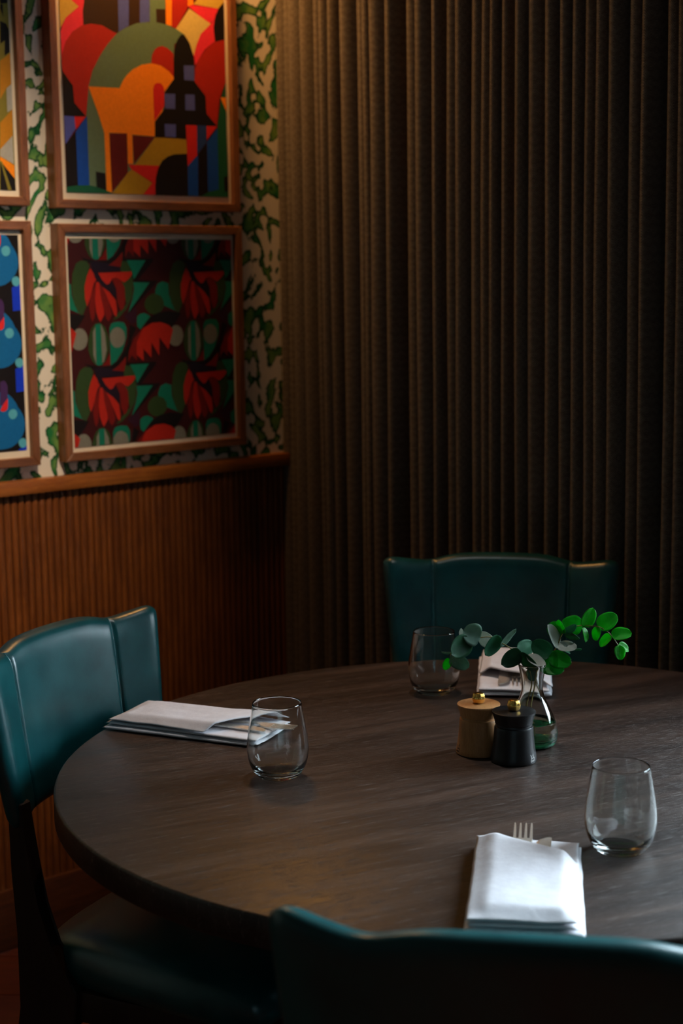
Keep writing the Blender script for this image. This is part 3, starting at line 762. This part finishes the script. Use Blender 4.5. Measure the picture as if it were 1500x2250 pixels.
def make_chair(label):
    t = thing('dining_chair', label, 'chair', group=None)
    backrest(t)
    rounded_slab('seat', 0.47, 0.46, 0.395, 0.475, M['leather'], t, crown=0.016, cy=0.015, taper=0.05)
    box_obj('seat_rail', -.185, .185, -.18, .21, .352, .402, M['chair_wood'], t, 0.006)
    prof = [(-.246, .690), (-.220, .690), (-.210, .60), (-.200, .53), (-.180, .47), (-.150, .425), (-.135, .40), (-.140, .345), (-.185, .335), (-.235, .18), (-.268, 0), (-.296, 0), (-.272, .18), (-.242, .36), (-.240, .48), (-.244, .58)]
    for sg in (-1, 1):
        bm = bmesh.new(); A, Bv = [], []
        for y, z in prof:
            y += 0.030
            xo = 0.168 + 0.006 * max(0, (z - .4) / .26)
            A.append(bm.verts.new((sg * xo, y, z))); Bv.append(bm.verts.new((sg * (xo + 0.026), y, z)))
        bm.faces.new(A); bm.faces.new(Bv)
        for i in range(len(prof)): bm.faces.new((A[i], A[(i + 1) % len(prof)], Bv[(i + 1) % len(prof)], Bv[i]))
        bmesh.ops.bevel(bm, geom=bm.edges[:], offset=0.0025, segments=1, affect='EDGES')
        from_bm('leg', bm, M['chair_wood'], t)
        bm = bmesh.new()
        top = [bm.verts.new((sg * x, y, .372)) for x, y in ((.160, .165), (.200, .165), (.200, .205), (.160, .205))]
        bot = [bm.verts.new((sg * x, y, 0)) for x, y in ((.184, .200), (.206, .200), (.206, .222), (.184, .222))]
        bm.faces.new(top); bm.faces.new(bot)
        for i in range(4): bm.faces.new((top[i], top[(i + 1) % 4], bot[(i + 1) % 4], bot[i]))
        bmesh.ops.bevel(bm, geom=bm.edges[:], offset=0.003, segments=1, affect='EDGES')
        from_bm('leg', bm, M['chair_wood'], t)
    return t

def place_chair(t, corner_mid, facing):
    d = Vector((cos(radians(facing)), sin(radians(facing)), 0))
    p = Vector((*corner_mid, 0)) + d * 0.226
    t.location = p; t.rotation_euler = (0, 0, radians(facing - 90))
c1 = make_chair('teal leather dining chair with its back to the wainscot'); c1['group'] = 'teal leather chairs round the table'
place_chair(c1, (-2.150, 1.3465), 21.4)
c2 = copy_tree(c1); c2['label'] = 'teal leather dining chair in shadow with its back to the curtain'; place_chair(c2, (-2.108, 2.308), -51.5)
c3 = copy_tree(c1); c3['label'] = 'teal leather dining chair seen from behind across from the curtain chair'; place_chair(c3, (-0.876, 1.002), 129.5)

# ------------------------------------------------------------------ tumblers
def tumbler():
    o_ = [(0, 0), (.024, 0), (.0272, .0008), (.0312, .0035), (.0385, .0135), (.0428, .0250), (.0449, .0390), (.0450, .0460), (.0440, .0590), (.0415, .0760), (.0384, .0940), (.0360, .1095)]
    i_ = [(.0347, .1095), (.0371, .0940), (.0401, .0760), (.0426, .0590), (.0436, .0460), (.0434, .0390), (.0410, .0260), (.0360, .0165), (.0300, .0115), (.0200, .0088), (0, .0080)]
    sm = []
    for part in (o_[2:], i_[:-2]):
        pts = smooth_path([(r, z, 0) for r, z in part], 4); sm.append([(p.x, p.y) for p in pts])
    prof = o_[:2] + sm[0] + [(.0357, .1107), (.03535, .1110), (.0350, .1107)] + sm[1] + i_[-2:]
    return lathe(prof, 72)
gv, gf = tumbler()
def glass(loc, label):
    o = from_data('drinking_glass', gv, gf, M['glass'], smooth=True); o.location = (*loc, TZ + 0.0002)
    return tag(o, label, 'glass', 'stemless tumblers on the table')
glass((-1.7305, 1.4195), 'clear stemless tumbler beside the napkin at the wainscot chair')
glass((-1.1953, 1.5325), 'clear stemless tumbler beside the napkin with upright fork tines')
glass((-1.9039, 1.9165), 'clear stemless tumbler under the pale eucalyptus leaves')

# ------------------------------------------------------------------ napkins with fork and knife
def cloth(name, corners, zfun, th, parent, seed, nx=30, ny=44, wr=0.0012):
    """corners bl, br, tr, tl; zfun(a, b, x, y) gives the mid height of the sheet"""
    bl, br, tr, tl = [Vector((*c, 0)) for c in corners]
    verts, faces, idx = [], [], {}
    g = lambda i, n: 0.5 - 0.5 * math.copysign(abs(1 - 2 * i / n) ** 0.75, 1 - 2 * i / n)
    for sd in (1, -1):
        for i in range(nx + 1):
            for j in range(ny + 1):
                edge = i in (0, nx) or j in (0, ny)
                if edge and sd < 0: idx[(sd, i, j)] = idx[(1, i, j)]; continue
                a, b = g(i, nx), g(j, ny)
                p = (bl * (1 - a) + br * a) * (1 - b) + (tl * (1 - a) + tr * a) * b
                w = Vector((p.x * 26, p.y * 26, seed))
                p += Vector((noise.noise(w + Vector((5, 0, 0))), noise.noise(w + Vector((0, 5, 0))), 0)) * 0.0014
                hh = (max(0, 1 - abs(2 * a - 1) ** 14) * max(0, 1 - abs(2 * b - 1) ** 18)) ** 0.5
                wz = noise.noise(w) * wr + noise.noise(w * 0.45) * wr * 1.3
                z = zfun(a, b, p.x, p.y) + sd * th / 2 * hh + wz
                idx[(sd, i, j)] = len(verts); verts.append((p.x, p.y, z))
    for sd in (1, -1):
        for i in range(nx):
            for j in range(ny):
                q = [idx[(sd, i, j)], idx[(sd, i + 1, j)], idx[(sd, i + 1, j + 1)], idx[(sd, i, j + 1)]]
                faces.append(q if sd > 0 else q[::-1])
    return from_data(name, verts, faces, M['linen'], parent, smooth=True)

def sstep(x): x = max(0, min(1, x)); return x * x * (3 - 2 * x)
def napkin(label, loc, deg, seed, puff=1.0):
    t = thing('napkin', label, 'napkin', (*loc, TZ), radians(deg - 90), 'folded white napkins round the table')
    cloth('bottom_fold', ((-.0655, -.140), (.0665, -.141), (.0655, .139), (-.0640, .140)), lambda a, b, x, y: 0.0042 * puff, .0066 * puff, t, seed, wr=0.0003)
    cloth('middle_fold', ((-.0625, -.137), (.0605, -.138), (.0630, .136), (-.0600, .143)), lambda a, b, x, y: 0.0100 * puff + 0.0010, .0048 * puff, t, seed + 3, wr=0.0006)
    def pocket(a, b, x, y):
        k = sstep(a / .22) * sstep((1 - a) / .16) * sstep(b / .13)
        return 0.0150 * puff + (0.0070 + 0.0045 * b * b) * puff * k + 0.0012
    cloth('pocket_flap', ((-.0645, -.1345), (.0590, -.1330), (.0625, .046), (-.0650, .1375)), pocket, .0042 * puff, t, seed + 7, wr=0.0011)
    return t

def fork_mesh():
    bm = bmesh.new()
    def ribbon(pts, th):           # (y, half width, z, x offset)
        rows = []
        for y, w, z, x in pts:
            rows.append([bm.verts.new((x + sx * w, y, z + sz * th / 2)) for sx, sz in ((-1, 1), (1, 1), (1, -1), (-1, -1))])
        bm.faces.new(rows[0]); bm.faces.new(rows[-1])
        for a, b in zip(rows, rows[1:]):
            for i in range(4): bm.faces.new((a[i], a[(i + 1) % 4], b[(i + 1) % 4], b[i]))
    ribbon([(-.200, .0070, 0, 0), (-.196, .0086, 0, 0), (-.165, .0078, .0006, 0), (-.120, .0045, .0012, 0), (-.085, .0036, .0010, 0), (-.074, .0052, .0004, 0), (-.066, .0092, -.0006, 0), (-.058, .0118, -.0012, 0), (-.047, .0124, -.0012, 0)], .0022)
    for i in range(4):
        x = (i - 1.5) * .0069
        ribbon([(-.0475, .0019, -.0012, x), (-.030, .0017, -.0008, x), (-.012, .0014, .0008, x * 1.01), (-.002, .0010, .0020, x * 1.02), (0, .0005, .0023, x * 1.02)], .0019)
    me = bpy.data.meshes.new('fork'); bmesh.ops.recalc_face_normals(bm, faces=bm.faces); bm.to_mesh(me); bm.free(); me.materials.append(M['steel']); return me
def knife_mesh():
    bm = bmesh.new()
    rows = []
    # blade lies flat: straight spine on the +x side, belly curving up to a rounded tip
    for y, x0, x1, th in ((-.215, -.006, .006, .004), (-.211, -.0085, .0085, .006), (-.17, -.0085, .0085, .007), (-.125, -.0065, .0070, .006), (-.112, -.0055, .0075, .004), (-.100, -.0085, .0085, .0024), (-.06, -.0105, .0088, .0020), (-.028, -.0108, .0090, .0018), (-.014, -.0092, .0090, .0016), (-.006, -.0055, .0089, .0015), (-.001, .0010, .0086, .0013), (0, .0045, .0075, .0012)):
        rows.append([bm.verts.new((x0, y, -th * .15)), bm.verts.new((x0 * .8 + x1 * .2, y, th / 2)), bm.verts.new((x1, y, th / 2)), bm.verts.new((x1, y, -th / 2)), bm.verts.new((x0 * .8 + x1 * .2, y, -th / 2))])
    bm.faces.new(rows[0]); bm.faces.new(rows[-1])
    for a, b in zip(rows, rows[1:]):
        for i in range(5): bm.faces.new((a[i], a[(i + 1) % 5], b[(i + 1) % 5], b[i]))
    me = bpy.data.meshes.new('knife'); bmesh.ops.recalc_face_normals(bm, faces=bm.faces); bm.to_mesh(me); bm.free(); me.materials.append(M['steel']); return me
FORK, KNIFE = fork_mesh(), knife_mesh()
def setting(loc, deg, seed, where, puff=1.0, fork_y=.178, knife_y=.134):
    napkin('white linen napkin folded as a cutlery pocket ' + where, loc, deg, seed, puff)
    c = Vector((*loc, 0)); dy = Vector((cos(radians(deg)), sin(radians(deg)), 0)); dx = Vector((dy.y, -dy.x, 0))
    for nm, me, x, y, tw in (('fork', FORK, -.007, fork_y, 0.0), ('knife', KNIFE, .0205, knife_y, -2.0)):
        o = bpy.data.objects.new(nm, me); COL.objects.link(o)
        p = c + dx * x + dy * y; o.location = (p.x, p.y, TZ + 0.0172 * puff); o.rotation_euler = (0, 0, radians(deg - 90 + tw))
        tag(o, 'steel %s tucked in the napkin %s' % ('dinner fork' if nm == 'fork' else 'table knife', where), nm, nm + 's tucked in the napkins' if nm == 'fork' else 'knives tucked in the napkins')
setting((-1.190, 1.3494), 130.3, 1.3, 'before the chair seen from behind')
setting((-2.016, 1.488), 23.0, 11.7, 'before the wainscot chair')
setting((-1.876, 2.094), -48.0, 23.1, 'before the curtain chair', 1.25, .120, .126)

# ------------------------------------------------------------------ pepper and salt mills
def mill(name, label, loc, body, emblem_mat, emblem_deg):
    t = thing(name, label, 'mill', (*loc, TZ), 0, 'two small grinders')
    v, f = lathe([(0, 0.0003), (.0325, .0003), (.0342, .0012), (.0346, .0030), (.0338, .0085), (.0324, .0165), (.0310, .0260), (.0300, .0370), (.0293, .0490), (.0290, .0525), (.0284, .0540), (.0266, .0548), (.0264, .0575), (0, .0575)], 64)
    from_data('body', v, f, body, t, angle=radians(38))
    v, f = lathe([(0, .0577), (.0272, .0577), (.0281, .0584), (.0288, .0630), (.0304, .0685), (.0322, .0735), (.0327, .0752), (.0325, .0764), (.0315, .0768), (0, .0770)], 64)
    from_data('lid', v, f, body, t, angle=radians(38))
    n = 120; verts, faces = [], []
    pf = [(.0050, .0770), (.0078, .0788), (.0093, .0825), (.0096, .0855), (.0090, .0895), (.0074, .0926)]
    for r, z in pf:
        for k in range(n):
            rr = r * (1 + 0.045 * (abs(cos(15 * 2 * pi * k / n)) - 0.5)) if r > .0052 else r
            verts.append((rr * cos(2 * pi * k / n), rr * sin(2 * pi * k / n), z))
    for i in range(len(pf) - 1):
        for k in range(n): faces.append((i * n + k, i * n + (k + 1) % n, (i + 1) * n + (k + 1) % n, (i + 1) * n + k))
    faces.append(tuple(range((len(pf) - 1) * n, len(pf) * n)))
    kn = from_data('knob', verts, faces, M['brass'], t, angle=radians(30))
    v, f = lathe([(0, .0940), (.0040, .0938), (.0066, .0930), (.0068, .0925), (0, .0925)], 32)
    from_data('knob_cap', v, f, M['brass_dark'], kn, smooth=True)
    # small emblem near the foot: eared head over a crest of short strokes (mm across, mm up)
    rects = [((0.6, 9.6), (2.6, 9.6), (0.4, 11.6)), ((5.6, 9.6), (8.2, 9.6), (7.2, 13.2)), ((1.4, 8.0), (8.0, 8.0), (8.0, 9.8), (1.4, 9.8)), ((1.4, 4.6), (3.0, 4.6), (3.0, 8.2), (1.4, 8.2)),
             ((6.4, 5.0), (8.0, 5.0), (8.0, 8.2), (6.4, 8.2)), ((3.2, 5.0), (6.0, 5.0), (6.0, 6.4), (3.2, 6.4)), ((8.2, 3.8), (10.2, 3.8), (10.2, 6.8), (8.2, 6.4)), ((0.8, 3.2), (9.8, 3.2), (9.8, 4.6), (0.8, 4.6)),
             ((0, 0), (1.5, 0), (1.5, 3.0), (0, 3.0)), ((2.1, 0.3), (3.4, 0.3), (3.4, 3.0), (2.1, 3.0)), ((4.0, 0.3), (5.3, 0.3), (5.3, 3.0), (4.0, 3.0)), ((5.9, 0.6), (9.6, 1.6), (9.6, 2.9), (5.9, 2.7))]
    verts, faces = [], []
    def body_r(z):
        tb = [(.0346, .003), (.0338, .0085), (.0324, .0165), (.0310, .026)]
        for (r0, z0), (r1, z1) in zip(tb, tb[1:]):
            if z <= z1: return r0 + (r1 - r0) * (z - z0) / (z1 - z0)
        return .031
    for poly in rects:
        b = len(verts); n = len(poly)
        for lift in (0.00012, -0.0004):
            for x, y in poly:
                z = .0042 + y / 1000; r = body_r(z) + lift; a = radians(emblem_deg) + (x - 5) / 1000 / .033
                verts.append((r * cos(a), r * sin(a), z))
        faces.append(tuple(range(b, b + n))); faces += [(b + i, b + n + i, b + n + (i + 1) % n, b + (i + 1) % n) for i in range(n)]
    from_data('emblem', verts, faces, emblem_mat, t)
    return t
mill('salt_mill', 'pale beech grinder with a gold knob beside the black one', (-1.6085, 1.7144), M['beech'], M['dark_print'], -115)
mill('pepper_mill', 'black grinder with a gold knob and small silver emblem', (-1.5434, 1.7213), M['black_wood'], M['silver_print'], 8)

# ------------------------------------------------------------------ vase
VC = (-1.5785, 1.8023)
vase = thing('bud_vase', 'small clear glass bud vase with green-tinted base holding eucalyptus', 'vase', (*VC, TZ + 0.0002))
ov = [(.0290, .0004), (.0345, .0020), (.0380, .0070), (.0394, .0140), (.0395, .0210), (.0377, .0330), (.0335, .0460), (.0270, .0600), (.0207, .0730), (.0170, .0850), (.0163, .0940), (.0176, .1060), (.0200, .1190), (.0216, .1270)]
def off_in(p, d): return [(r - d, z) for r, z in p]
OV = [(p.x, p.y) for p in smooth_path([(r, z, 0) for r, z in ov], 4)]
IV = off_in([p for p in OV if p[1] > .0125], .0017)[::-1]
v, f = lathe([(0, .0004)] + OV + [(.0213, .1279), (.0206, .1282), (.0200, .1277)] + IV + [(.030, .0108), (.018, .0098), (0, .0096)], 72)
from_data('glass_body', v, f, M['vase_glass'], vase, smooth=True)
WV = [p for p in IV[::-1] if p[1] < .0395]
v, f = lathe([(0, .0094), (.018, .0096), (.0301, .0106)] + [(r + .0004, z) for r, z in WV] + [(WV[-1][0] - .002, .0392), (0, .0390)], 64)
from_data('water', v, f, M['water'], vase, smooth=True)
v, f = lathe([(0, .0015), (.0285, .0015), (.0335, .0030), (.0362, .0072), (.0340, .0086), (.0180, .0080), (0, .0078)], 64)
from_data('green_base', v, f, M['base_glass'], vase, smooth=True)

# ------------------------------------------------------------------ eucalyptus
STEM_PALE = [(-1.5902,1.8016,0.8069),(-1.5880,1.8114,0.8405),(-1.5923,1.8115,0.8630),(-1.6000,1.8062,0.8785),(-1.6057,1.8018,0.8874),(-1.6142,1.7944,0.8971),(-1.6270,1.7824,0.9076),(-1.6374,1.7725,0.9153),(-1.6483,1.7601,0.9147),(-1.6611,1.7451,0.9109),(-1.6752,1.7255,0.8933),(-1.6755,1.7229,0.8831)]
STEM_BRIGHT = [(-1.5853,1.8069,0.8058),(-1.5846,1.8152,0.8405),(-1.5845,1.8197,0.8608),(-1.5797,1.8281,0.8750),(-1.5724,1.8384,0.8851),(-1.5671,1.8478,0.9013),(-1.5635,1.8561,0.9205),(-1.5547,1.8677,0.9285),(-1.5436,1.8806,0.9314),(-1.5355,1.8894,0.9302),(-1.5272,1.8985,0.9290),(-1.5182,1.9069,0.9217),(-1.5127,1.9116,0.9148),(-1.5040,1.9179,0.8994)]
STEM_SHORT = [(-1.5847,1.8169,0.8486),(-1.5781,1.8204,0.8311)]
LEAVES_PALE = [   # base, tip, half width seen square-on, side tilt in radians, tone
    ((-1.6464,1.7586,0.9153),(-1.6580,1.7368,0.9268),0.0165,0.18,'pale'),
    ((-1.6553,1.7435,0.9125),(-1.6592,1.7109,0.8971),0.0161,-0.22,'dark'),
    ((-1.6758,1.7232,0.8861),(-1.6576,1.7404,0.8715),0.0114,0.28,'pale'),
    ((-1.6767,1.7256,0.8803),(-1.6886,1.7229,0.8664),0.0072,0.64,'bright'),
    ((-1.6656,1.7454,0.9095),(-1.6793,1.7502,0.9235),0.0079,-1.02,'white'),
    ((-1.6397,1.7780,0.9147),(-1.6630,1.7751,0.9057),0.0136,-0.22,'white'),
    ((-1.6264,1.7812,0.9163),(-1.6332,1.7574,0.8938),0.0130,-0.60,'mid'),
    ((-1.6265,1.7819,0.9025),(-1.6147,1.8000,0.9257),0.0124,1.10,'pale'),
    ((-1.6100,1.8060,0.8906),(-1.6081,1.8349,0.8988),0.0117,-0.26,'mid'),
    ((-1.6028,1.8016,0.8925),(-1.6132,1.7734,0.8787),0.0129,-0.22,'dark'),
    ((-1.6772,1.7247,0.8926),(-1.6878,1.7173,0.8925),0.0051,-1.19,'pale'),
    ((-1.6021,1.7993,0.8888),(-1.5745,1.8060,0.8717),0.0129,0.84,'dark'),
    ((-1.5904,1.8092,0.8887),(-1.5631,1.8074,0.8752),0.0119,-0.81,'white'),
    ((-1.5927,1.8119,0.8671),(-1.5866,1.8149,0.8495),0.0087,-0.22,'dark'),
]
LEAVES_BRIGHT = [   # base, tip, half width seen square-on, side tilt in radians, tone
    ((-1.5738,1.8384,0.8848),(-1.5942,1.8243,0.9039),0.0140,0.18,'mid'),
    ((-1.5657,1.8446,0.8999),(-1.5721,1.8307,0.9316),0.0137,0.93,'white'),
    ((-1.5636,1.8452,0.9023),(-1.5374,1.8536,0.9005),0.0107,-0.81,'white'),
    ((-1.5702,1.8327,0.8854),(-1.5389,1.8414,0.8797),0.0129,-0.12,'green'),
    ((-1.5794,1.8232,0.8717),(-1.5517,1.8394,0.8669),0.0127,-0.46,'green'),
    ((-1.5658,1.8572,0.9168),(-1.5854,1.8517,0.9295),0.0124,-0.22,'green'),
    ((-1.5618,1.8556,0.9202),(-1.5653,1.8491,0.9397),0.0081,-0.98,'bright'),
    ((-1.5609,1.8561,0.9210),(-1.5471,1.8650,0.9333),0.0080,0.68,'mid'),
    ((-1.5477,1.8849,0.9301),(-1.5792,1.8762,0.9266),0.0144,0.18,'green'),
    ((-1.5417,1.8808,0.9295),(-1.5341,1.8904,0.9555),0.0112,0.40,'bright'),
    ((-1.5422,1.8781,0.9299),(-1.5324,1.8735,0.9107),0.0086,-1.01,'bright'),
    ((-1.5285,1.8969,0.9290),(-1.5287,1.8926,0.9096),0.0077,0.77,'bright'),
    ((-1.5284,1.8984,0.9278),(-1.5147,1.9217,0.9441),0.0124,-0.25,'bright'),
    ((-1.5140,1.9132,0.9150),(-1.5268,1.9044,0.8985),0.0088,0.92,'bright'),
    ((-1.5127,1.9116,0.9154),(-1.4945,1.9327,0.9185),0.0110,-0.66,'bright'),
    ((-1.5025,1.9176,0.9003),(-1.4966,1.9131,0.8813),0.0083,-0.12,'bright'),
    ((-1.5058,1.9205,0.8993),(-1.5014,1.9372,0.8909),0.0075,-0.69,'bright'),
    ((-1.5619,1.8637,0.9196),(-1.5581,1.8833,0.9064),0.0093,0.98,'dark'),
    ((-1.5661,1.8482,0.8976),(-1.5543,1.8597,0.8898),0.0071,-1.18,'mid'),
    ((-1.5504,1.8597,0.8978),(-1.5332,1.8612,0.9000),0.0068,1.36,'mid'),
]
LOOK = Vector((0.7372, -0.6604, 0.143))      # the way the leaves turn, towards the room
def leaf(parent, base, tip, half, tilt, tone, seed):
    b, t = Vector(base), Vector(tip); mid = (b + t) / 2; b = b + (b - mid) * 0.06; t = t + (t - mid) * 0.26; half *= 1.16; A = (t - b); L = A.length; A.normalize()
    N = (LOOK - A * LOOK.dot(A)).normalized(); N = Matrix.Rotation(tilt, 3, A) @ N; W = N.cross(A).normalized()
    nu, nv = 12, 8; verts, faces = [], []
    rnd = random.Random(seed); curl = rnd.uniform(-.10, .14); cup = rnd.uniform(.04, .16)
    for i in range(nu + 1):
        u = i / nu; e = 1 - abs(2 * (u ** 0.92) - 1) ** 2.1
        w = half * max(e, 0) ** 0.5 * (0.93 + 0.07 * cos(pi * u))
        if i == 0: w = half * 0.05
        for j in range(nv + 1):
            s = -1 + 2 * j / nv
            h = L * (curl * (u - .5) ** 2 * 2 + cup * s * s * (w / max(half, 1e-6)) - 0.012 * math.exp(-(s / .12) ** 2)) + 0.0006 * noise.noise(Vector((u * 4, s * 3, seed)))
            verts.append(b + A * L * u + W * w * s + N * h)
    for i in range(nu):
        for j in range(nv): faces.append((i * (nv + 1) + j, (i + 1) * (nv + 1) + j, (i + 1) * (nv + 1) + j + 1, i * (nv + 1) + j + 1))
    o = from_data('leaf', [v - parent.location for v in verts], faces, LEAF[tone], parent, smooth=True)
    s_ = o.modifiers.new('blade', 'SOLIDIFY'); s_.thickness = 0.00035; s_.offset = 0
    return o
def sprig(label, stem, leaves, foot, extra=None):
    root = Vector((VC[0] + foot[0], VC[1] + foot[1], TZ + 0.0135))
    t = thing('eucalyptus_sprig', label, 'sprig', root)
    path = smooth_path([root + Vector((0, 0, .001))] + [Vector(p) for p in stem], 6)
    tube('stem', [p - root for p in path], lambda q: 0.0013 - 0.0007 * q, M['stem'], t, 7)
    if extra: tube('stem', [Vector(p) - root for p in smooth_path(extra, 4)], 0.0007, M['stem'], t, 6)
    for i, (b, tp, h, tl, tone) in enumerate(leaves): leaf(t, b, tp, h, tl, tone, i * 3.7 + len(leaves))
    return t
sprig('eucalyptus sprig with pale round leaves arching over the far tumbler', STEM_PALE, LEAVES_PALE, (-.008, -.008))
sprig('eucalyptus sprig with bright green leaves drooping away from the tumblers', STEM_BRIGHT, LEAVES_BRIGHT, (-.002, .006), STEM_SHORT)
